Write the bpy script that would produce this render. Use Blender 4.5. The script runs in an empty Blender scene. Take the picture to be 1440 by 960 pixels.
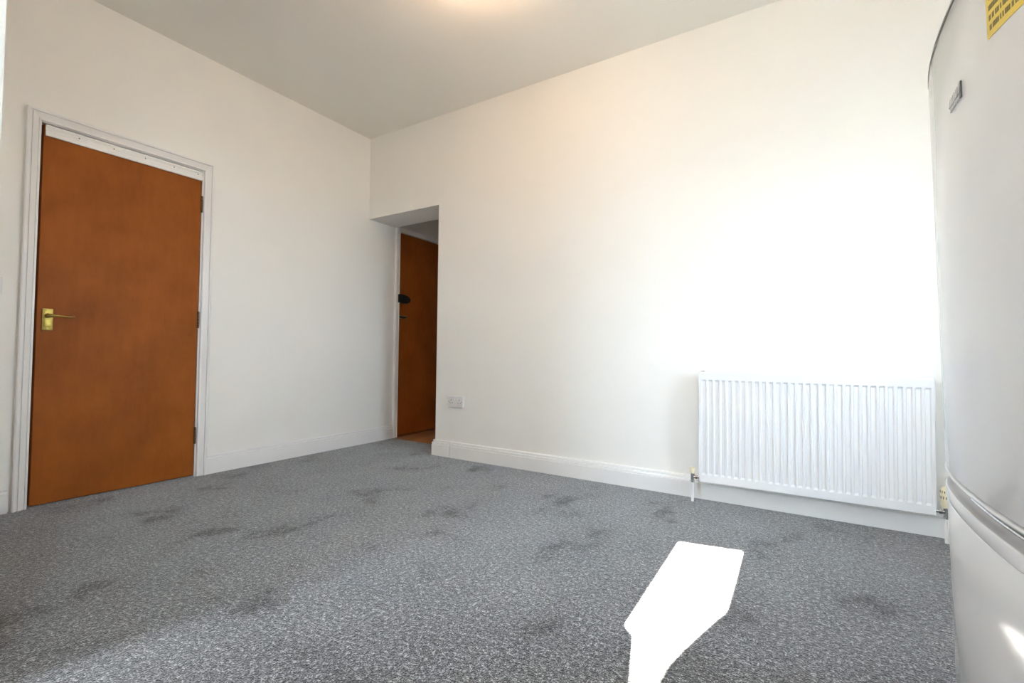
import bpy, bmesh, math, random
from mathutils import Vector, Matrix
random.seed(7)
SC = bpy.context.scene
COL = SC.collection

# ------------------------------------------------------------------ camera
cam_d = bpy.data.cameras.new('camera')
cam_d.sensor_width = 36.0
cam_d.lens = 659.44 * 36.0 / 1440.0
cam_d.clip_start = 0.02
cam = bpy.data.objects.new('camera', cam_d)
COL.objects.link(cam)
_r = Vector((0.847363, 0.530889, 0.011508)); _u = Vector((0.004979, -0.029613, 0.999549)); _f = Vector((-0.530990, 0.846924, 0.027736))
_m = Matrix((_r, _u, -_f)).transposed().to_4x4()
_m.translation = Vector((3.38124, -2.90733, 0.81601))
cam.matrix_world = _m
SC.camera = cam

# ------------------------------------------------------------------ world, sun, exposure
SKY = 13.0
SUN = 60.0
world = bpy.data.worlds.new('sky'); SC.world = world
world.use_nodes = True
bg = world.node_tree.nodes['Background']
bg.inputs['Color'].default_value = (0.68, 0.84, 1.0, 1)
bg.inputs['Strength'].default_value = SKY
sun_d = bpy.data.lights.new('sun', 'SUN'); sun_d.energy = SUN; sun_d.angle = math.radians(0.25); sun_d.color = (1.0, 0.95, 0.87)
sun = bpy.data.objects.new('sun', sun_d); COL.objects.link(sun)
EL = math.radians(32.0)
sdir = Vector((-0.015, 1.0, 0)).normalized() * math.cos(EL) + Vector((0, 0, -math.sin(EL)))
sun.rotation_euler = sdir.to_track_quat('-Z', 'Y').to_euler()
sun.location = (3, -12, 8)

def portal(name, loc, rot, sx, sy):
    d = bpy.data.lights.new(name, 'AREA'); d.shape = 'RECTANGLE'; d.size = sx; d.size_y = sy
    d.cycles.is_portal = True
    o = bpy.data.objects.new(name, d); COL.objects.link(o); o.location = loc; o.rotation_euler = rot
portal('daylight_portal', (4.60, -0.93, 1.37), (0, math.radians(90), 0), 1.18, 0.58)      # emits towards -X
portal('daylight_portal', (4.60, -3.825, 1.75), (0, math.radians(90), 0), 0.9, 0.55)
portal('daylight_portal', (1.40, -4.58, 1.40), (math.radians(90), 0, 0), 0.56, 1.9)
SC.view_settings.view_transform = 'Standard'
SC.view_settings.look = 'None'
SC.view_settings.exposure = 1.36
SC.view_settings.gamma = 1.0
SC.view_settings.use_curve_mapping = False
SC.cycles.use_denoising = True
SC.cycles.max_bounces = 14
SC.cycles.diffuse_bounces = 10
SC.cycles.glossy_bounces = 6
SC.cycles.transparent_max_bounces = 16
SC.cycles.sample_clamp_indirect = 20.0

# ------------------------------------------------------------------ materials
def new_mat(name):
    m = bpy.data.materials.new(name); m.use_nodes = True
    return m, m.node_tree.nodes, m.node_tree.links, m.node_tree.nodes['Principled BSDF']

def coords(N, L, scale=(1, 1, 1)):
    tc = N.new('ShaderNodeTexCoord'); mp = N.new('ShaderNodeMapping'); mp.inputs['Scale'].default_value = scale
    L.new(tc.outputs['Object'], mp.inputs['Vector'])
    return mp.outputs['Vector']

def noise(N, L, vec, scale, detail=3, rough=0.5):
    n = N.new('ShaderNodeTexNoise'); n.inputs['Scale'].default_value = scale
    n.inputs['Detail'].default_value = detail; n.inputs['Roughness'].default_value = rough
    L.new(vec, n.inputs['Vector'])
    return n.outputs['Fac']

def ramp(N, L, fac, stops):
    r = N.new('ShaderNodeValToRGB')
    while len(r.color_ramp.elements) < len(stops): r.color_ramp.elements.new(0.5)
    for e, (p, c) in zip(r.color_ramp.elements, stops):
        e.position = p; e.color = (*c, 1)
    L.new(fac, r.inputs['Fac'])
    return r.outputs['Color']

def mixc(N, L, a, b, fac, blend='MIX'):
    m = N.new('ShaderNodeMix'); m.data_type = 'RGBA'; m.blend_type = blend
    for sock, v in ((m.inputs[6], a), (m.inputs[7], b)):
        if isinstance(v, tuple): sock.default_value = (*v, 1)
        else: L.new(v, sock)
    if isinstance(fac, float): m.inputs[0].default_value = fac
    else: L.new(fac, m.inputs[0])
    return m.outputs[2]

def bump(N, L, b, h, strength, dist):
    n = N.new('ShaderNodeBump'); n.inputs['Strength'].default_value = strength; n.inputs['Distance'].default_value = dist
    L.new(h, n.inputs['Height']); L.new(n.outputs['Normal'], b.inputs['Normal'])

def paint(name, col, rough, var=0.03, bscale=60, bstr=0.08, spec=0.5):
    m, N, L, b = new_mat(name)
    v = coords(N, L)
    c = ramp(N, L, noise(N, L, v, 2.2, 4), [(0.3, tuple(x * (1 - var) for x in col)), (0.7, tuple(min(1, x * (1 + var)) for x in col))])
    L.new(c, b.inputs['Base Color'])
    b.inputs['Roughness'].default_value = rough
    b.inputs['Specular IOR Level'].default_value = spec
    bump(N, L, b, noise(N, L, v, bscale, 3), bstr, 0.003)
    return m

M = {}
M['wall'] = paint('wall_paint', (0.86, 0.849, 0.815), 0.75, 0.012, 45, 0.10, 0.3)
M['ceiling'] = paint('ceiling_paint', (0.86, 0.845, 0.80), 0.85, 0.01, 50, 0.06, 0.2)
M['trim'] = paint('gloss_trim_paint', (0.84, 0.83, 0.82), 0.28, 0.015, 30, 0.05)
M['trim2'] = paint('satin_moulding_paint', (0.88, 0.88, 0.86), 0.35, 0.01, 30, 0.03)
M['radiator'] = paint('radiator_enamel', (0.78, 0.785, 0.795), 0.25, 0.005, 20, 0.01)
M['plastic'] = paint('white_plastic', (0.74, 0.725, 0.72), 0.3, 0.01, 80, 0.01)
M['cream'] = paint('aged_cream_plastic', (0.78, 0.70, 0.50), 0.4, 0.04, 80, 0.02)
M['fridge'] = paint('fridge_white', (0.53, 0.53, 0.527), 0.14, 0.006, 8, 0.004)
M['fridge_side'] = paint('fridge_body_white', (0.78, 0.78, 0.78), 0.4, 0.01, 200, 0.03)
M['darkgrey'] = paint('dark_grey_plastic', (0.10, 0.10, 0.10), 0.45)
M['greyplastic'] = paint('silver_grey_plastic', (0.33, 0.33, 0.335), 0.35, 0.02, 200, 0.01)
M['midgrey'] = paint('mid_grey_plastic', (0.16, 0.16, 0.16), 0.5)
M['black'] = paint('black_iron', (0.012, 0.012, 0.013), 0.5, 0.1)
M['slot'] = paint('dark_slot', (0.02, 0.018, 0.016), 0.6)
M['ground'] = paint('garden_paving', (0.105, 0.093, 0.074), 0.9, 0.15, 8, 0.3)
M['mask_curtain'] = paint('mask_cloth', (0.30, 0.28, 0.26), 0.95, 0.05, 300, 0.2)
M['yellow'] = paint('yellow_print', (0.64, 0.47, 0.08), 0.5, 0.03)
M['ink'] = paint('dark_olive_ink', (0.16, 0.12, 0.03), 0.6)
M['sub'] = paint('dark_underside', (0.05, 0.045, 0.04), 0.9)

def metal(name, col, rough, var=0.15):
    m, N, L, b = new_mat(name)
    v = coords(N, L)
    c = ramp(N, L, noise(N, L, v, 90, 3), [(0.3, tuple(x * (1 - var) for x in col)), (0.7, tuple(min(1, x * (1 + var)) for x in col))])
    L.new(c, b.inputs['Base Color']); b.inputs['Metallic'].default_value = 1.0; b.inputs['Roughness'].default_value = rough
    return m
M['chrome'] = metal('chrome', (0.62, 0.62, 0.62), 0.14)
M['steel'] = metal('brushed_silver', (0.55, 0.55, 0.55), 0.38, 0.05)
M['brass'] = metal('tarnished_brass', (0.36, 0.26, 0.065), 0.34)
M['oldbrass'] = metal('painted_dark_brass', (0.16, 0.11, 0.07), 0.45, 0.5)

def wood(name, dark, light, axis_scale, rough=0.38):
    m, N, L, b = new_mat(name)
    v = coords(N, L, axis_scale)
    v2 = coords(N, L, (1, 1, 1))
    blot = ramp(N, L, noise(N, L, v2, 3.2, 5, 0.6), [(0.30, dark), (0.68, light)])
    grain = noise(N, L, v, 9.0, 6, 0.65)
    g = ramp(N, L, grain, [(0.25, tuple(x * 0.80 for x in dark)), (0.75, tuple(x * 1.12 for x in light))])
    c = mixc(N, L, blot, g, 0.28)
    flecks = noise(N, L, coords(N, L, (1, 3, 0.8)), 38, 2)
    fr = ramp(N, L, flecks, [(0.74, (0, 0, 0)), (0.82, (0.35, 0.35, 0.35))])
    c = mixc(N, L, c, tuple(min(1, x * 1.5 + 0.03) for x in light), fr)
    L.new(c, b.inputs['Base Color'])
    b.inputs['Roughness'].default_value = rough
    b.inputs['Specular IOR Level'].default_value = 0.15
    bump(N, L, b, grain, 0.05, 0.002)
    return m
M['door'] = wood('varnished_plywood', (0.23, 0.060, 0.007), (0.36, 0.101, 0.013), (1, 2.6, 0.7), 0.5)
M['plank'] = wood('laminate_plank', (0.30, 0.13, 0.05), (0.46, 0.22, 0.09), (3.0, 0.6, 1))

# carpet: twisted two-tone grey yarn
m, N, L, b = new_mat('grey_twist_carpet')
v = coords(N, L)
s1 = noise(N, L, v, 250, 2.0, 0.6)
s2 = noise(N, L, v, 125, 2.0, 0.55)
s3 = noise(N, L, v, 62, 3.0, 0.6)
sp = mixc(N, L, mixc(N, L, s1, s2, 0.5), s3, 0.34)
yarn = ramp(N, L, sp, [(0.38, (0.008, 0.008, 0.008)), (0.465, (0.050, 0.050, 0.052)), (0.545, (0.175, 0.173, 0.178)), (0.63, (0.64, 0.635, 0.65))])
lay = ramp(N, L, noise(N, L, coords(N, L, (1.0, 0.75, 1)), 3.4, 5, 0.62), [(0.33, (0.55, 0.54, 0.53)), (0.43, (0.88, 0.88, 0.88)), (0.70, (1, 1, 1))])
L.new(mixc(N, L, yarn, lay, 1.0, 'MULTIPLY'), b.inputs['Base Color'])
b.inputs['Roughness'].default_value = 0.95
b.inputs['Specular IOR Level'].default_value = 0.1
b.inputs['Sheen Weight'].default_value = 0.8
L.new(lay, b.inputs['Sheen Tint'])
b.inputs['Sheen Roughness'].default_value = 0.3
bump(N, L, b, sp, 0.9, 0.012)
M['carpet'] = m

# thin window glass: lets light through, mirrors a little
m, N, L, b = new_mat('window_glass')
N.remove(b)
tr = N.new('ShaderNodeBsdfTransparent'); gl = N.new('ShaderNodeBsdfGlossy'); gl.inputs['Roughness'].default_value = 0.02
mx = N.new('ShaderNodeMixShader'); mx.inputs[0].default_value = 0.06
L.new(tr.outputs[0], mx.inputs[1]); L.new(gl.outputs[0], mx.inputs[2]); L.new(mx.outputs[0], N['Material Output'].inputs['Surface'])
M['glass'] = m
m, N, L, b = new_mat('lit_bulb')
b.inputs['Emission Color'].default_value = (1.0, 0.62, 0.36, 1); b.inputs['Emission Strength'].default_value = 165.0
M['bulb'] = m

# ------------------------------------------------------------------ mesh helpers
def box(bm, x0, x1, y0, y1, z0, z1):
    vs = [bm.verts.new((x, y, z)) for x in (x0, x1) for y in (y0, y1) for z in (z0, z1)]
    for f in ((0, 1, 3, 2), (4, 6, 7, 5), (0, 4, 5, 1), (2, 3, 7, 6), (0, 2, 6, 4), (1, 5, 7, 3)):
        bm.faces.new([vs[i] for i in f])

def boxes(*bs):
    bm = bmesh.new()
    for q in bs: box(bm, *q)
    return bm

def bevelled(x0, x1, y0, y1, z0, z1, w=0.003, seg=2):
    bm = boxes((x0, x1, y0, y1, z0, z1))
    bmesh.ops.bevel(bm, geom=bm.edges[:], offset=w, segments=seg, profile=0.6, affect='EDGES')
    return bm

def loft(bm, rings, cap=True, closed=True):
    R = [[bm.verts.new(p) for p in r] for r in rings]
    n = len(R[0])
    for a, b_ in zip(R[:-1], R[1:]):
        for i in range(n if closed else n - 1):
            j = (i + 1) % n
            bm.faces.new((a[i], a[j], b_[j], b_[i]))
    if cap:
        bm.faces.new(R[0][::-1]); bm.faces.new(R[-1])

def tube(bm, pts, rad, n=12):
    """round bar along a path; rad a number or one per point"""
    pts = [Vector(p) for p in pts]
    rads = rad if isinstance(rad, (list, tuple)) else [rad] * len(pts)
    rings = []
    for i, p in enumerate(pts):
        d = (pts[min(i + 1, len(pts) - 1)] - pts[max(i - 1, 0)]).normalized()
        a = d.orthogonal().normalized() if abs(d.z) < 0.9 else d.cross(Vector((0, 1, 0))).normalized()
        c = d.cross(a)
        rings.append([p + (a * math.cos(t) + c * math.sin(t)) * rads[i] for t in [2 * math.pi * k / n for k in range(n)]])
    loft(bm, rings)

def obj(name, bm, mat, parent=None, smooth=None):
    bmesh.ops.recalc_face_normals(bm, faces=bm.faces[:])
    me = bpy.data.meshes.new(name); bm.to_mesh(me); bm.free()
    me.materials.append(M[mat])
    if smooth is not None:
        for p in me.polygons: p.use_smooth = True
        me.set_sharp_from_angle(angle=math.radians(smooth))
    o = bpy.data.objects.new(name, me); COL.objects.link(o)
    if parent is not None:
        o.parent = parent
        o.matrix_parent_inverse = Matrix.Translation(parent.location).inverted()
    return o

def tag(o, label=None, cat=None, kind=None, group=None):
    if label: o['label'] = label
    if cat: o['category'] = cat
    if kind: o['kind'] = kind
    if group: o['group'] = group
    return o

def thing(name, loc, label, cat, kind=None, group=None):
    o = bpy.data.objects.new(name, None); o.empty_display_size = 0.1; COL.objects.link(o); o.location = loc
    return tag(o, label, cat, kind, group)

def struct(name, bm, mat, label, cat, smooth=None):
    return tag(obj(name, bm, mat, None, smooth), label, cat, 'structure')

# ------------------------------------------------------------------ dimensions
H = 2.776           # ceiling
XR = 4.28           # right wall
YF = -4.30          # far wall of the room behind the camera
XO, ZO, TB = 0.8365, 2.037, 0.32   # opening in the back wall
D1 = (-2.160, -1.400, 1.998)       # first door slab
D2 = (0.386, 1.146, 2.002)         # second door slab

# ------------------------------------------------------------------ shell
fl = bmesh.new()
box(fl, 0, XR, YF, 0.0, -0.03, 0.0)
box(fl, 0, XO, 0.0, TB, -0.03, 0.0)
box(fl, -0.2, 0, -2.2, -1.36, -0.03, 0.0)
struct('floor', fl, 'carpet', 'mottled mid grey twist pile carpet fitted across the room', 'carpet')
struct('ceiling', boxes((0, XR, YF, TB, H, H + 0.1)), 'ceiling', 'plain white ceiling painted matt over the carpeted room', 'ceiling')

d1a, d1b, d1t = D1[0] - 0.030, D1[1] + 0.030, D1[2] + 0.030
d2a, d2b, d2t = D2[0] - 0.030, D2[1] + 0.030, D2[2] + 0.030
struct('wall_left', boxes((-0.2, 0, YF, d1a, -0.03, H), (-0.2, 0, d1a, d1b, d1t, H), (-0.2, 0, d1b, d2a, -0.03, H),
                          (-0.2, 0, d2a, d2b, d2t, H), (-0.2, 0, d2b, 2.1, -0.03, H)),
       'wall', 'cream white plaster wall holding both brown doors', 'wall')
struct('wall_back', boxes((XO, XR + 0.3, 0, TB, -0.03, H + 0.1), (0, XO, 0, TB, ZO, H)), 'wall',
       'white plaster wall behind the radiator with a doorless opening', 'wall')
WA = (-1.22, -0.64, 0.78, 1.96)     # window in the right wall (y0,y1,z0,z1)
WD = (-4.10, -3.55, 1.30, 2.20)    # added unseen window beside the camera, brightens the left wall
struct('wall_right', boxes((XR, XR + 0.3, YF, WD[0], -0.03, H), (XR, XR + 0.3, WD[1], WA[0], -0.03, H), (XR, XR + 0.3, WD[0], WD[1], -0.03, WD[2]), (XR, XR + 0.3, WD[0], WD[1], WD[3], H), (XR, XR + 0.3, WA[1], 0.0, -0.03, H),
                           (XR, XR + 0.3, WA[0], WA[1], -0.03, WA[2]), (XR, XR + 0.3, WA[0], WA[1], WA[3], H)),
       'wall', 'white plaster window wall behind the fridge freezer', 'wall')
struct('wall_near', boxes((0, 1.72, -2.715, -2.615, 0, H)), 'wall', 'white stub of partition wall beside the light switch', 'wall')
WB = (1.12, 1.68, 0.45, 2.35)       # wide window in the far wall behind the camera (x0,x1,z0,z1)
WC = (2.74, 3.40, 0.90, 2.50)       # narrow window there
struct('wall_front', boxes((-0.2, WB[0], YF - 0.3, YF, -0.03, H + 0.1), (WB[1], WC[0], YF - 0.3, YF, -0.03, H + 0.1), (WC[1], XR + 0.3, YF - 0.3, YF, -0.03, H + 0.1),
                           (WB[0], WB[1], YF - 0.3, YF, -0.03, WB[2]), (WB[0], WB[1], YF - 0.3, YF, WB[3], H + 0.1),
                           (WC[0], WC[1], YF - 0.3, YF, -0.03, WC[2]), (WC[0], WC[1], YF - 0.3, YF, WC[3], H + 0.1)),
       'wall', 'white plaster wall with two windows facing the radiator wall', 'wall')
# the little hall behind the opening
struct('trim_1', boxes((-0.2, 0, d2a, d2b, -0.03, -0.004)), 'plank', 'wooden threshold strip under the dark hall door', 'threshold')
fh = thing('floor_hall', (0.5, 1.1, -0.03), 'orange brown laminate floor of the small hall past the opening', 'floor', 'structure')
for i in range(6):
    x0 = i * 0.19
    for j, (ya, yb) in enumerate(((0.322, 1.0 + 0.12 * (i % 3)), (1.0 + 0.12 * (i % 3), 2.0))):
        bm = bevelled(x0 + 0.0006, min(x0 + 0.19, 1.1) - 0.0006, ya + 0.0006, yb - 0.0006, -0.03, -0.006, 0.0012, 1)
        obj('plank', bm, 'plank', fh)
struct('wall_hall_right', boxes((1.10, 1.2, TB, 2.1, -0.03, 2.45)), 'wall', 'shaded white wall of the small hall', 'wall')
struct('wall_hall_back', boxes((0, 1.10, 2.0, 2.1, -0.03, 2.45)), 'wall', 'shaded white end wall of the small hall', 'wall')
struct('ceiling_hall', boxes((0, 1.2, TB, 2.1, 2.45, 2.55)), 'ceiling', 'shaded low ceiling of the small hall', 'ceiling')
gr = struct('ground', boxes((-25, 30, -40, YF - 0.32, -0.45, -0.25), (XR + 0.32, 30, YF - 0.32, 25, -0.45, -0.25)), 'ground', 'pale paving outside the windows', 'ground')

# ------------------------------------------------------------------ skirting boards
SKP = [(0, 0), (0.021, 0), (0.021, 0.088), (0.0175, 0.0895), (0.0175, 0.093), (0.020, 0.0955), (0.018, 0.106), (0.0085, 0.108), (0.0085, 0.1125), (0.0135, 0.115), (0.0125, 0.121), (0.009, 0.125), (0, 0.125)]
def skirt(path, normals_miter):
    """profile swept along a floor path; per path point a vector saying where 1 m of thickness goes"""
    bm = bmesh.new()
    rings = [[Vector((p[0] + n[0] * t, p[1] + n[1] * t, z)) for t, z in SKP] for p, n in zip(path, normals_miter)]
    loft(bm, rings)
    return bm
struct('baseboard_left', skirt([(0, -1.3445), (0, TB)], [(1, 0), (1, 0)]), 'trim', 'white moulded skirting board between the two brown doors', 'skirting board', 40)
struct('baseboard_near', skirt([(0, -2.615), (0, -2.2425)], [(1, 0), (1, 0)]), 'trim', 'short white skirting board under the light switch', 'skirting board', 40)
bb = thing('baseboard_back', (2.5, 0, 0), 'white moulded skirting board running under the socket and radiator', 'skirting board', 'structure')
bm = skirt([(XO, TB), (XO, 0), (1.0005, 0)], [(-1, 0), (-1, -1), (0, -1)])
obj('board', bm, 'trim', bb, 40)
obj('board', skirt([(1.005, 0), (XR, 0)], [(0, -1), (0, -1)]), 'trim', bb, 40)
struct('baseboard_right', skirt([(XR, -0.022), (XR, YF)], [(-1, 0), (-1, 0)]), 'trim', 'white moulded skirting board along the window wall', 'skirting board', 40)
# ------------------------------------------------------------------ doors
CAS = [(0.0, 0.0), (0.0, 0.010), (0.004, 0.013), (0.009, 0.013), (0.0105, 0.0085), (0.014, 0.0095), (0.026, 0.0150), (0.034, 0.0185), (0.0355, 0.0125), (0.0395, 0.0125), (0.0415, 0.020), (0.050, 0.022), (0.055, 0.020), (0.055, 0.0)]
def casing(par, ya, yb, zt, w):
    """three mitred architrave lengths on the wall plane x=0 around an opening"""
    k = w / 0.055
    for seg in ((('a', -0.0), ('a', 1)), (('a', 1), ('b', 1)), (('b', 1), ('b', 0))):
        rings = []
        for side, top in seg:
            ring = []
            for o_, t in CAS:
                o2 = o_ * k
                y = ya - o2 if side == 'a' else yb + o2
                z = (zt + o2) if top else 0.0
                ring.append(Vector((t * 1.3, y, z)))
            rings.append(ring)
        bm = bmesh.new(); loft(bm, rings); obj('architrave', bm, 'trim', par, 35)

def lining(par, ya, yb, zt):
    """frame lining in the wall thickness with a stop behind the slab"""
    bm = boxes((-0.2, 0.0005, d_a(ya), ya, 0, zt + 0.02), (-0.2, 0.0005, yb, d_b(yb), 0, zt + 0.02), (-0.2, 0.0005, ya, yb, zt, zt + 0.02))
    obj('lining', bm, 'trim', par)
    bm = boxes((-0.065, -0.046, ya, ya + 0.014, 0, zt), (-0.065, -0.046, yb - 0.014, yb, 0, zt), (-0.065, -0.046, ya + 0.014, yb - 0.014, zt - 0.014, zt))
    obj('door_stop', bm, 'sub', par)
    obj('backing', boxes((-0.2, -0.19, ya, yb, -0.03, zt)), 'sub', par)
def d_a(y): return y - 0.020
def d_b(y): return y + 0.020

# first door: opens into the room, moulding planted along its top
do = thing('door_1', (0, (D1[0] + D1[1]) / 2, 0), 'closed orange brown flush door with brass handle and white strip on top', 'door', 'structure')
slab = obj('slab', bevelled(-0.042, -0.001, D1[0], D1[1], 0.008, D1[2], 0.0015, 1), 'door', do)
lining(do, D1[0] - 0.013, D1[1] + 0.004, D1[2] + 0.006)
casing(do, D1[0] - 0.012, D1[1] + 0.012, D1[2] + 0.010, 0.0555)
# white moulding
bm = bmesh.new()
prof = [(0, 0), (0.010, 0), (0.012, 0.004), (0.012, 0.012), (0.009, 0.016), (0.011, 0.021), (0.011, 0.028), (0.006, 0.033), (0.006, 0.039), (0.010, 0.043), (0.013, 0.050), (0.010, 0.058), (0, 0.058)]
loft(bm, [[Vector((-0.001 + t, y, 1.938 + z)) for t, z in prof] for y in (D1[0] + 0.006, D1[1] - 0.001)])
mo = obj('moulding_strip', bm, 'trim2', slab, 30)
for i in range(5):
    y = D1[0] + 0.14 + i * 0.152 - (0.014 if i == 4 else 0)
    bm = bmesh.new(); tube(bm, [(0.004, y, 1.974), (0.0058, y, 1.974)], 0.0032, 8); obj('nail_head', bm, 'darkgrey', slab)
# dark lever handle on a brass plate
ha = obj('handle_plate', bevelled(-0.001, 0.006, -2.141, -2.098, 0.915, 1.029, 0.003, 2), 'brass', slab, 30)
obj('plate_boss', bevelled(0.005, 0.0085, -2.134, -2.105, 0.935, 0.975, 0.002, 2), 'brass', slab, 30)
bm = bmesh.new()
tube(bm, [(0.006, -2.119, 0.992), (0.016, -2.119, 0.992), (0.03, -2.119, 0.992)], [0.0125, 0.010, 0.009], 14)
path = [(0.034, -2.124, 0.9905), (0.040, -2.112, 0.9915), (0.044, -2.09, 0.992), (0.045, -2.065, 0.990), (0.044, -2.045, 0.988), (0.040, -2.03, 0.990), (0.036, -2.021, 0.994)]
tube(bm, path, [0.010, 0.0095, 0.0055, 0.004, 0.004, 0.0045, 0.0035], 12)
obj('lever', bm, 'brass', slab, 50)
for z in (0.924, 1.020):
    bm = bmesh.new(); tube(bm, [(0.004, -2.1195, z), (0.0072, -2.1195, z)], 0.0038, 10); obj('screw', bm, 'brass', slab)
for z in (0.212, 0.966, 1.73):
    bm = bmesh.new()
    for k in range(5):
        tube(bm, [(0.0045, D1[1] + 0.002, z + k * 0.0216), (0.0045, D1[1] + 0.002, z + k * 0.0216 + 0.0205)], 0.0058, 10)
    box(bm, -0.03, 0.001, D1[1] + 0.0002, D1[1] + 0.0038, z, z + 0.108)
    obj('hinge', bm, 'oldbrass', do)

# second door, in the hall on the same wall
dn = thing('door_2', (0, (D2[0] + D2[1]) / 2, 0), 'dark brown flush door with black rim latch in the small hall', 'door', 'structure')
s2 = obj('slab', bevelled(-0.048, -0.008, D2[0], D2[1], 0.012, D2[2], 0.0015, 1), 'door', dn)
lining(dn, D2[0] - 0.004, D2[1] + 0.004, D2[2] + 0.005)
casing(dn, D2[0] - 0.002, D2[1] + 0.002, D2[2] + 0.004, 0.058)
bm = bmesh.new()
outl = [(0.0, 0.0), (0.085, 0.0), (0.115, 0.006), (0.140, 0.020), (0.150, 0.038), (0.146, 0.052), (0.128, 0.068), (0.095, 0.080), (0.060, 0.086), (0.0, 0.086)]
loft(bm, [[Vector((x, 0.388 + a, 1.309 + z)) for a, z in outl] for x in (-0.008, 0.014)])
bmesh.ops.bevel(bm, geom=bm.edges[:], offset=0.002, segments=1, affect='EDGES')
lk = tag(obj('rim_latch', bm, 'black', s2), 'black iron rim latch')
bm = bmesh.new(); tube(bm, [(0.013, 0.486, 1.352), (0.03, 0.486, 1.352)], [0.013, 0.011], 14); obj('latch_knob', bm, 'black', s2)
obj('latch_keep', bevelled(0.0, 0.030, 0.360, 0.387, 1.312, 1.392, 0.003, 1), 'black', dn)
obj('latch_slot', boxes((-0.008, -0.0068, 0.404, 0.496, 1.162, 1.186)), 'slot', s2)
for z in (1.157, 1.182):
    obj('brass_bar', bevelled(-0.008, 0.002, 0.402, 0.498, z, z + 0.008, 0.002, 1), 'brass', s2)

# ------------------------------------------------------------------ radiator
RX0, RX1, RZ0, RZ1, RY = 2.871, 3.871, 0.1215, 0.7215, -0.101
rad = thing('radiator', ((RX0 + RX1) / 2, -0.06, 0), 'white fluted panel radiator under clear wall, pipes at both ends', 'radiator')
def fluted(y, s, name):
    """pressed panel: recessed channels with sloped sides and sloped ends; s=+1 recess goes towards +y"""
    bm = bmesh.new()
    n, pitch = 30, 0.0329
    start = RX0 + 0.5 - n * pitch / 2
    X = [(RX0, 0), (RX0 + 0.001, 0)]
    for i in range(n):
        a = start + i * pitch
        X += [(a + 0.0045, 0), (a + 0.0095, 1), (a + 0.0245, 1), (a + 0.0295, 0)]
    X += [(RX1 - 0.001, 0), (RX1, 0)]
    dpt = 0.0085
    Z = [(RZ0, 0), (RZ0 + 0.036, 0), (RZ0 + 0.046, 1), (RZ1 - 0.043, 1), (RZ1 - 0.034, 0), (RZ1, 0)]
    G = [[bm.verts.new((x, y + s * dpt * a * b_ , z)) for x, a in X] for z, b_ in Z]
    for r0, r1 in zip(G[:-1], G[1:]):
        for i in range(len(X) - 1):
            bm.faces.new((r0[i], r0[i + 1], r1[i + 1], r1[i]))
    back = [bm.verts.new((x, y + s * 0.012, z)) for x, z in ((RX0, RZ0), (RX1, RZ0), (RX1, RZ1), (RX0, RZ1))]
    bm.faces.new(back)
    bot = G[0]; top = G[-1]; lf = [r[0] for r in G]; rt = [r[-1] for r in G]
    bm.faces.new(bot + [back[1], back[0]]); bm.faces.new(top + [back[2], back[3]])
    bm.faces.new(lf + [back[3], back[0]]); bm.faces.new(rt + [back[2], back[1]])
    bmesh.ops.triangulate(bm, faces=[f for f in bm.faces if len(f.verts) > 4])
    return obj(name, bm, 'radiator', rad)
fp = fluted(RY, 1, 'front_panel')
# rolled rim of the panel: bottom and top seam
for z in (RZ0 - 0.001, RZ1 + 0.001):
    bm = bmesh.new()
    tube(bm, [(RX0 + 0.002, RY + 0.006, z), (RX1 - 0.002, RY + 0.006, z)], 0.0055, 8)
    obj('panel_seam', bm, 'radiator', rad, 60)
obj('back_panel', bevelled(RX0 + 0.01, RX1 - 0.01, -0.050, -0.040, RZ0, RZ1 - 0.01, 0.003, 1), 'radiator', rad)
for x0, x1 in ((RX0 - 0.004, RX0 + 0.0005), (RX1 - 0.0005, RX1 + 0.004)):
    obj('side_cover', bevelled(x0, x1, RY + 0.004, -0.036, RZ0 + 0.005, RZ1 + 0.010, 0.0015, 1), 'radiator', rad)
bm = bmesh.new()
for i in range(60):       # convector fins between the panels
    x = RX0 + 0.02 + i * 0.0163
    box(bm, x, x + 0.0012, -0.088, -0.051, RZ0 + 0.04, RZ1 - 0.02)
obj('convector_fin', bm, 'radiator', rad)
bm = boxes((RX0, RX1, -0.092, -0.088, RZ1 + 0.004, RZ1 + 0.010), (RX0, RX1, -0.052, -0.040, RZ1 + 0.004, RZ1 + 0.010))
for i in range(50):
    x = RX0 + 0.005 + i * 0.0199
    box(bm, x, x + 0.012, -0.088, -0.052, RZ1 + 0.005, RZ1 + 0.009)
obj('top_grille', bm, 'radiator', rad)
for x in (RX0 + 0.14, RX1 - 0.14):
    obj('bracket', boxes((x, x + 0.03, -0.040, 0, RZ0 + 0.05, RZ1 - 0.05)), 'radiator', rad)
bm = bmesh.new(); tube(bm, [(RX0 + 0.006, -0.07, RZ1 + 0.010), (RX0 + 0.022, -0.07, RZ1 + 0.013)], 0.004, 8); obj('bleed_valve', bm, 'chrome', rad)
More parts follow.
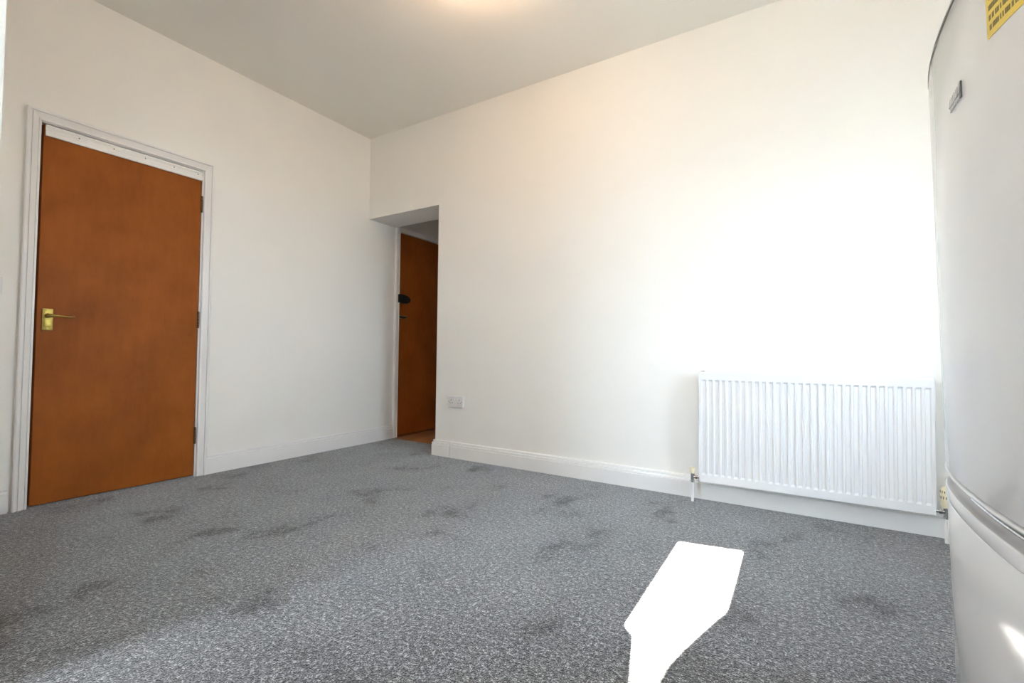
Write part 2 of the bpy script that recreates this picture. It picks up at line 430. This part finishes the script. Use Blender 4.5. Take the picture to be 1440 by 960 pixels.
# lockshield valve and pipe on one end
VY = -0.092
def valve_body(x, sgn):
    bm = bmesh.new()
    tube(bm, [(x, VY, 0.108), (x, VY, 0.118)], 0.0125, 6)
    tube(bm, [(x, VY, 0.118), (x, VY, 0.150)], [0.010, 0.011], 14)
    tube(bm, [(x, VY, 0.150), (x, VY, 0.158)], 0.0120, 6)
    tube(bm, [(x, VY, 0.138), (x + sgn * 0.022, VY, 0.138)], 0.0085, 12)
    tube(bm, [(x + sgn * 0.016, VY, 0.138), (x + sgn * 0.026, VY, 0.138)], 0.0125, 6)
    tube(bm, [(x + sgn * 0.026, VY, 0.138), (x + sgn * 0.050, VY, 0.138)], 0.0075, 12)
    return bm
XL, XV = 2.8335, 3.9085
obj('valve', valve_body(XL, 1), 'chrome', rad, 40)
bm = bmesh.new(); tube(bm, [(XL, VY, 0.152), (XL, VY, 0.158), (XL, VY, 0.186), (XL, VY, 0.189)], [0.009, 0.0115, 0.0155, 0.0145], 16)
tag(obj('valve_cap', bm, 'cream', rad, 40), 'cream plastic lockshield cap')
bm = bmesh.new(); tube(bm, [(XL, VY, -0.005), (XL, VY, 0.112)], 0.0078, 14); obj('pipe', bm, 'trim', rad, 40)
obj('valve', valve_body(XV, -1), 'chrome', rad, 40)
bm = bmesh.new(); tube(bm, [(XV, VY, 0.156), (XV, VY, 0.164), (XV, VY, 0.170), (XV, VY, 0.228), (XV, VY, 0.244), (XV, VY, 0.250)], [0.015, 0.0185, 0.0215, 0.0215, 0.0175, 0.010], 20)
tv = tag(obj('thermostat_head', bm, 'cream', rad, 40), 'cream slotted thermostat head')
for row, (z0, z1) in enumerate(((0.196, 0.208), (0.222, 0.232))):
    bm = bmesh.new()
    for k in range(14):
        a = 2 * math.pi * (k + 0.5 * row) / 14
        c, s_ = math.cos(a), math.sin(a)
        r0, w = 0.0212, 0.0014
        ring = lambda z: [Vector((XV + c * rr - s_ * ww, VY + s_ * rr + c * ww, z)) for rr, ww in ((r0 - 0.003, -w), (r0 + 0.0006, -w), (r0 + 0.0006, w), (r0 - 0.003, w))]
        loft(bm, [ring(z0), ring(z1)])
    obj('vent_slot', bm, 'slot', tv)
bm = bmesh.new(); tube(bm, [(XV, VY, -0.005), (XV, VY, 0.112)], 0.0078, 14); obj('pipe', bm, 'trim', rad, 40)

# ------------------------------------------------------------------ double socket and light switch
so = thing('wall_socket', (1.053, 0, 0.442), 'white double power socket on the wall above the skirting', 'socket')
obj('back_box', bevelled(0.982, 1.124, -0.012, 0.0, 0.402, 0.484, 0.002, 1), 'plastic', so)
obj('face_plate', bevelled(0.980, 1.126, -0.021, -0.012, 0.399, 0.485, 0.0025, 2), 'plastic', so, 30)
for x in (1.031, 1.061):
    bm = bmesh.new()
    loft(bm, [[Vector((xx, y, z)) for y, z in ((-0.0205, 0.452), (-0.0225, 0.452), (-0.0262, 0.470), (-0.0205, 0.470))] for xx in (x, x + 0.014)])
    obj('rocker', bm, 'plastic', so)
for cx in (1.013, 1.093):
    for dx, z, w, h in ((0, 0.4535, 0.0022, 0.0045), (-0.011, 0.4315, 0.0036, 0.0022), (0.011, 0.4315, 0.0036, 0.0022)):
        obj('pin_hole', boxes((cx + dx - w, cx + dx + w, -0.02125, -0.0205, z - h, z + h)), 'slot', so)
for x in (0.993, 1.113):
    bm = bmesh.new(); tube(bm, [(x, -0.020, 0.442), (x, -0.0216, 0.442)], 0.0032, 10); obj('screw', bm, 'darkgrey', so)

sw = thing('light_switch', (0, -2.331, 1.130), 'white plastic light switch beside the door frame', 'switch')
obj('face_plate', bevelled(0, 0.010, -2.374, -2.288, 1.086, 1.172, 0.002, 2), 'plastic', sw, 30)
bm = bmesh.new(); loft(bm, [[Vector((x, y, z)) for x, z in ((0.0095, 1.118), (0.011, 1.118), (0.015, 1.142), (0.0095, 1.142))] for y in (-2.336, -2.326)]); obj('rocker', bm, 'plastic', sw)
for y in (-2.361, -2.301):
    bm = bmesh.new(); tube(bm, [(0.009, y, 1.129), (0.0106, y, 1.129)], 0.003, 10); obj('screw', bm, 'darkgrey', sw)

# ------------------------------------------------------------------ fridge freezer, front bowed, leaning a touch forward
FX, FY0, FY1 = 3.687, -2.03, -1.347
fr = thing('fridge_freezer', (FX, (FY0 + FY1) / 2, 0.0), 'glossy white fridge freezer with bowed doors and grey recessed handle', 'fridge freezer')
def bow(u): return -0.030 * (1 - abs(u) ** 2.4)
def bowed(z0, z1, depth=0.055, out=0.0, top_in=0.0, bot_in=0.0, inset=0.0, nseg=28, ch=0.004):
    """door block with a bowed front; ch = rounded rim"""
    bm = bmesh.new()
    yc, hw = (FY0 + FY1) / 2, (FY1 - FY0) / 2 - inset
    rings = []
    for z, d in ((z0, ch), (z0 + ch * 0.4, ch * 0.3), (z0 + ch, 0), (z1 - ch, 0), (z1 - ch * 0.4, ch * 0.3), (z1, ch)):
        ring = []
        for i in range(nseg + 1):
            u = -1 + 2 * i / nseg
            u = math.copysign(abs(u) ** 0.85, u)
            x = FX + bow(u) - out + d
            if i in (0, nseg): x += 0.004
            ring.append(Vector((x, yc + u * (hw - d), z)))
        ring.append(Vector((FX + depth, yc + hw - d, z))); ring.append(Vector((FX + depth, yc - hw + d, z)))
        rings.append(ring)
    loft(bm, rings)
    return bm
obj('body', bevelled(FX + 0.062, 4.235, FY0 + 0.004, FY1 - 0.004, 0.045, 1.49, 0.006, 2), 'fridge_side', fr)
obj('gasket', boxes((FX + 0.05, FX + 0.064, FY0 + 0.015, FY1 - 0.015, 0.10, 1.48)), 'darkgrey', fr)
obj('plinth', bevelled(FX + 0.05, FX + 0.075, FY0 + 0.01, FY1 - 0.01, 0.02, 0.095, 0.003, 1), 'darkgrey', fr)
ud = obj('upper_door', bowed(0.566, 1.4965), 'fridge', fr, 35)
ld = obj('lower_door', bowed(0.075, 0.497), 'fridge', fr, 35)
obj('top_cap', bowed(1.4965, 1.5005, out=0.001, ch=0.0006), 'midgrey', fr, 35)
obj('top_cap_rim', bowed(1.5005, 1.5045, out=0.0005, ch=0.001), 'fridge', fr, 35)
obj('door_lip', bowed(0.5575, 0.5655, out=0.0025, ch=0.003), 'fridge', ud, 35)
# handle channel: scooped grey band set back between the doors
bm = bmesh.new()
yc, hw = (FY0 + FY1) / 2, (FY1 - FY0) / 2
rings = []
for z, d in ((0.5285, 0.001), (0.531, 0.010), (0.536, 0.017), (0.545, 0.020), (0.554, 0.017), (0.5575, 0.010)):
    ring = []
    for i in range(33):
        u = -1 + 2 * i / 32
        ring.append(Vector((FX + bow(u) + d, yc + u * (hw - 0.004), z)))
    ring += [Vector((FX + 0.05, yc + hw - 0.004, z)), Vector((FX + 0.05, yc - hw + 0.004, z))]
    rings.append(ring)
loft(bm, rings)
tag(obj('handle_channel', bm, 'greyplastic', fr, 50), 'silver grey handle recess')
hb = bmesh.new()      # bright inner bar along the near half of the recess
tube(hb, [(FX + bow(u) + 0.012, yc + u * hw, 0.5445) for u in [0.12 - 0.9 * k / 10 for k in range(11)]], 0.0035, 8)
obj('handle_bar', hb, 'chrome', fr, 60)
obj('door_cap', bowed(0.4985, 0.5280, out=0.002, ch=0.0025), 'fridge', ld, 35)
for y in (FY0 + 0.06, FY1 - 0.06):
    for x in (FX + 0.09, 4.19):
        bm = bmesh.new(); tube(bm, [(x, y, 0.0), (x, y, 0.012), (x, y, 0.012), (x, y, 0.046)], [0.02, 0.02, 0.008, 0.008], 12)
        obj('foot', bm, 'darkgrey', fr)
def on_door(y, z, off=0.0):
    u = (y - yc) / hw
    return Vector((FX + bow(u) - off, y, z))
def patch(y0, y1, z0, z1, t, n=8, skew=0.0):
    bm = bmesh.new(); rings = []
    for i in range(n + 1):
        y = y0 + (y1 - y0) * i / n
        dz = skew * (y - y0)
        rings.append([on_door(y, z0 + dz, -0.0005), on_door(y, z0 + dz, t), on_door(y, z1 + dz, t), on_door(y, z1 + dz, -0.0005)])
    loft(bm, rings)
    return bm
# maker's badge: two rows of small raised letters too small to read, dark bar at the near end
ba = obj('badge_bar', patch(-1.758, -1.7505, 1.298, 1.328, 0.0025, 2), 'darkgrey', ud)
y = -1.748
for k in range(7):
    w = random.uniform(0.007, 0.010)
    obj('badge_letter', patch(y, y + w, 1.311, 1.326, 0.002, 2), 'steel', ud); y += w + 0.0025
y = -1.746
for k in range(8):
    w = random.uniform(0.005, 0.007)
    obj('badge_letter', patch(y, y + w, 1.300, 1.308, 0.002, 2), 'steel', ud); y += w + 0.0022
st = tag(obj('sticker', patch(-2.010, -1.878, 1.317, 1.440, 0.0008, 12, 0.1), 'yellow', ud), 'yellow printed sticker')
for row, z in enumerate((1.328, 1.344, 1.360, 1.376, 1.392, 1.408)):
    bm = bmesh.new(); y = -2.003 + 0.004 * (row % 2)
    while y < -1.890:
        w = random.choice((0.003, 0.004, 0.005, 0.006))
        zz_ = z + 0.1 * (y + 2.010); t = patch(y, y + w, zz_, zz_ + 0.0085, 0.0011, 1)
        me = bpy.data.meshes.new('tmp'); t.to_mesh(me); t.free(); bm.from_mesh(me); bpy.data.meshes.remove(me)
        y += w + random.choice((0.0012, 0.0012, 0.004))
    obj('print_row', bm, 'ink', st)
fr.rotation_euler = (0, math.radians(-1.4), 0)

# ------------------------------------------------------------------ windows (one added for fill), plus drapes and blind added to shape the sun
def window(name, label, rect, axis, pos, mull):
    """white frame + panes; axis 'x': plane x=pos (rect = y0,y1,z0,z1), axis 'y': plane y=pos"""
    a0, a1, z0, z1 = rect
    c = ((pos, (a0 + a1) / 2, z0) if axis == 'x' else ((a0 + a1) / 2, pos, z0))
    w = thing(name, c, label, 'window', 'structure')
    def bx(p0, p1, q0, q1, t0, t1):
        return (pos + t0, pos + t1, p0, p1, q0, q1) if axis == 'x' else (p0, p1, pos + t0, pos + t1, q0, q1)
    t = 0.045
    obj('frame', boxes(bx(a0, a1, z0, z0 + t, -0.03, 0.03), bx(a0, a1, z1 - t, z1, -0.03, 0.03), bx(a0, a0 + t, z0 + t, z1 - t, -0.03, 0.03), bx(a1 - t, a1, z0 + t, z1 - t, -0.03, 0.03)), 'trim', w)
    edges = [a0 + t] + [m_ for m_ in mull] + [a1 - t]
    for m_ in mull: obj('mullion', boxes(bx(m_ - 0.02, m_ + 0.02, z0 + t, z1 - t, -0.025, 0.025)), 'trim', w)
    for e0, e1 in zip(edges[:-1], edges[1:]):
        obj('pane', boxes(bx(e0, e1, z0 + t, z1 - t, -0.003, 0.003)), 'glass', w)
    return w
window('window_1', 'white framed window over bare wall between radiator wall and fridge', WA, 'x', XR + 0.24, [-0.93])
window('fill_window', 'added white framed window, out of view, brightening the left of the room', WD, 'x', XR + 0.24, [])  # added opening for extra sky light on the left wall and floor
window('window_2', 'tall white framed window in the wall facing the radiator', WB, 'y', YF - 0.24, [])
window('window_3', 'narrow white framed window between added sun-shaping curtains', WC, 'y', YF - 0.24, [])
tn = math.tan(EL)
def zs(y): return (y - (YF + 0.05)) * tn       # height of the ray in the curtain plane that lands at floor y
def xs(x, y): return x + 0.015 * (y - (YF + 0.05))
def mask_curtain(edge, outer, label):  # added drape out of view; inner edge cut to outline the sun patch
    bm = bmesh.new(); rings = []
    zz = [2.62 - 0.012 * k for k in range(218)]
    for z in zz:
        e = None
        for (za, xa), (zb, xb) in zip(edge[:-1], edge[1:]):
            if zb <= z <= za: e = xa + (xb - xa) * (za - z) / max(1e-6, za - zb)
        if e is None: e = edge[0][1] if z > edge[0][0] else edge[-1][1]
        n = 26
        front = [Vector((outer + (e - outer) * i / n, YF + 0.05 + 0.018 * math.sin(i * 1.45), z)) for i in range(n + 1)]
        rings.append(front + [v_ + Vector((0, 0.004, 0)) for v_ in front[::-1]])
    loft(bm, rings)
    return tag(obj('mask_curtain', bm, 'mask_curtain', None, 60), label, 'mask_curtain')
mask_curtain([(2.62, xs(2.908, -0.74)), (zs(-1.50), xs(2.912, -1.5)), (zs(-1.535), xs(2.950, -1.53)), (zs(-1.735), xs(3.004, -1.735)), (zs(-2.1), xs(3.03, -2.1)), (0.0, 3.06)], 2.60, 'added grey drape shaping the sun patch, on the tall window side of the narrow window')
mask_curtain([(2.62, xs(3.152, -0.70)), (zs(-1.24), xs(3.160, -1.24)), (zs(-1.46), xs(3.102, -1.46)), (zs(-1.61), xs(3.069, -1.61)), (zs(-1.75), xs(3.060, -1.75)), (zs(-2.1), xs(3.05, -2.1)), (0.0, 3.075)], 3.45, 'added grey drape shaping the sun patch, on the fridge side of the narrow window')
bl = thing('mask_blind', (3.03, YF + 0.09, 2.62), 'added blind, tilted to slant the far edge of the sun patch', 'blind')  # added out of view; its crooked hem sets the sun patch's far edge
bm = bmesh.new()
zl, zr = zs(-0.744 - 0.03), zs(-0.698 - 0.03)
loft(bm, [[Vector((x, YF + 0.078, z)), Vector((x, YF + 0.081, z)), Vector((x, YF + 0.081, 2.62)), Vector((x, YF + 0.078, 2.62))] for x, z in ((2.70, zl - 0.035), (xs(2.9, -.74), zl), (xs(3.15, -.7), zr), (3.44, zr + 0.035))])
obj('fabric', bm, 'mask_curtain', bl)
bm = bmesh.new(); tube(bm, [(2.69, YF + 0.085, 2.635), (3.45, YF + 0.085, 2.635)], 0.02, 12); obj('roller', bm, 'trim', bl)

# ------------------------------------------------------------------ pendant lamp just above the picture
PX, PY = 2.02, -1.16
pe = thing('pendant_lamp', (PX, PY, H), 'bare lit bulb hanging on a short cord from the ceiling', 'lamp')
bm = bmesh.new(); tube(bm, [(PX, PY, H), (PX, PY, H - 0.012), (PX, PY, H - 0.025)], [0.045, 0.043, 0.018], 20); obj('ceiling_rose', bm, 'plastic', pe, 40)
bm = bmesh.new(); tube(bm, [(PX, PY, H - 0.02), (PX, PY, H - 0.06)], 0.004, 8); obj('cord', bm, 'plastic', pe)
bm = bmesh.new(); tube(bm, [(PX, PY, H - 0.055), (PX, PY, H - 0.065), (PX, PY, H - 0.10)], [0.008, 0.017, 0.017], 16); obj('lamp_holder', bm, 'plastic', pe, 40)
bm = bmesh.new(); bmesh.ops.create_uvsphere(bm, u_segments=16, v_segments=10, radius=0.03, matrix=Matrix.Translation((PX, PY, H - 0.125))); obj('bulb', bm, 'bulb', pe, 60)
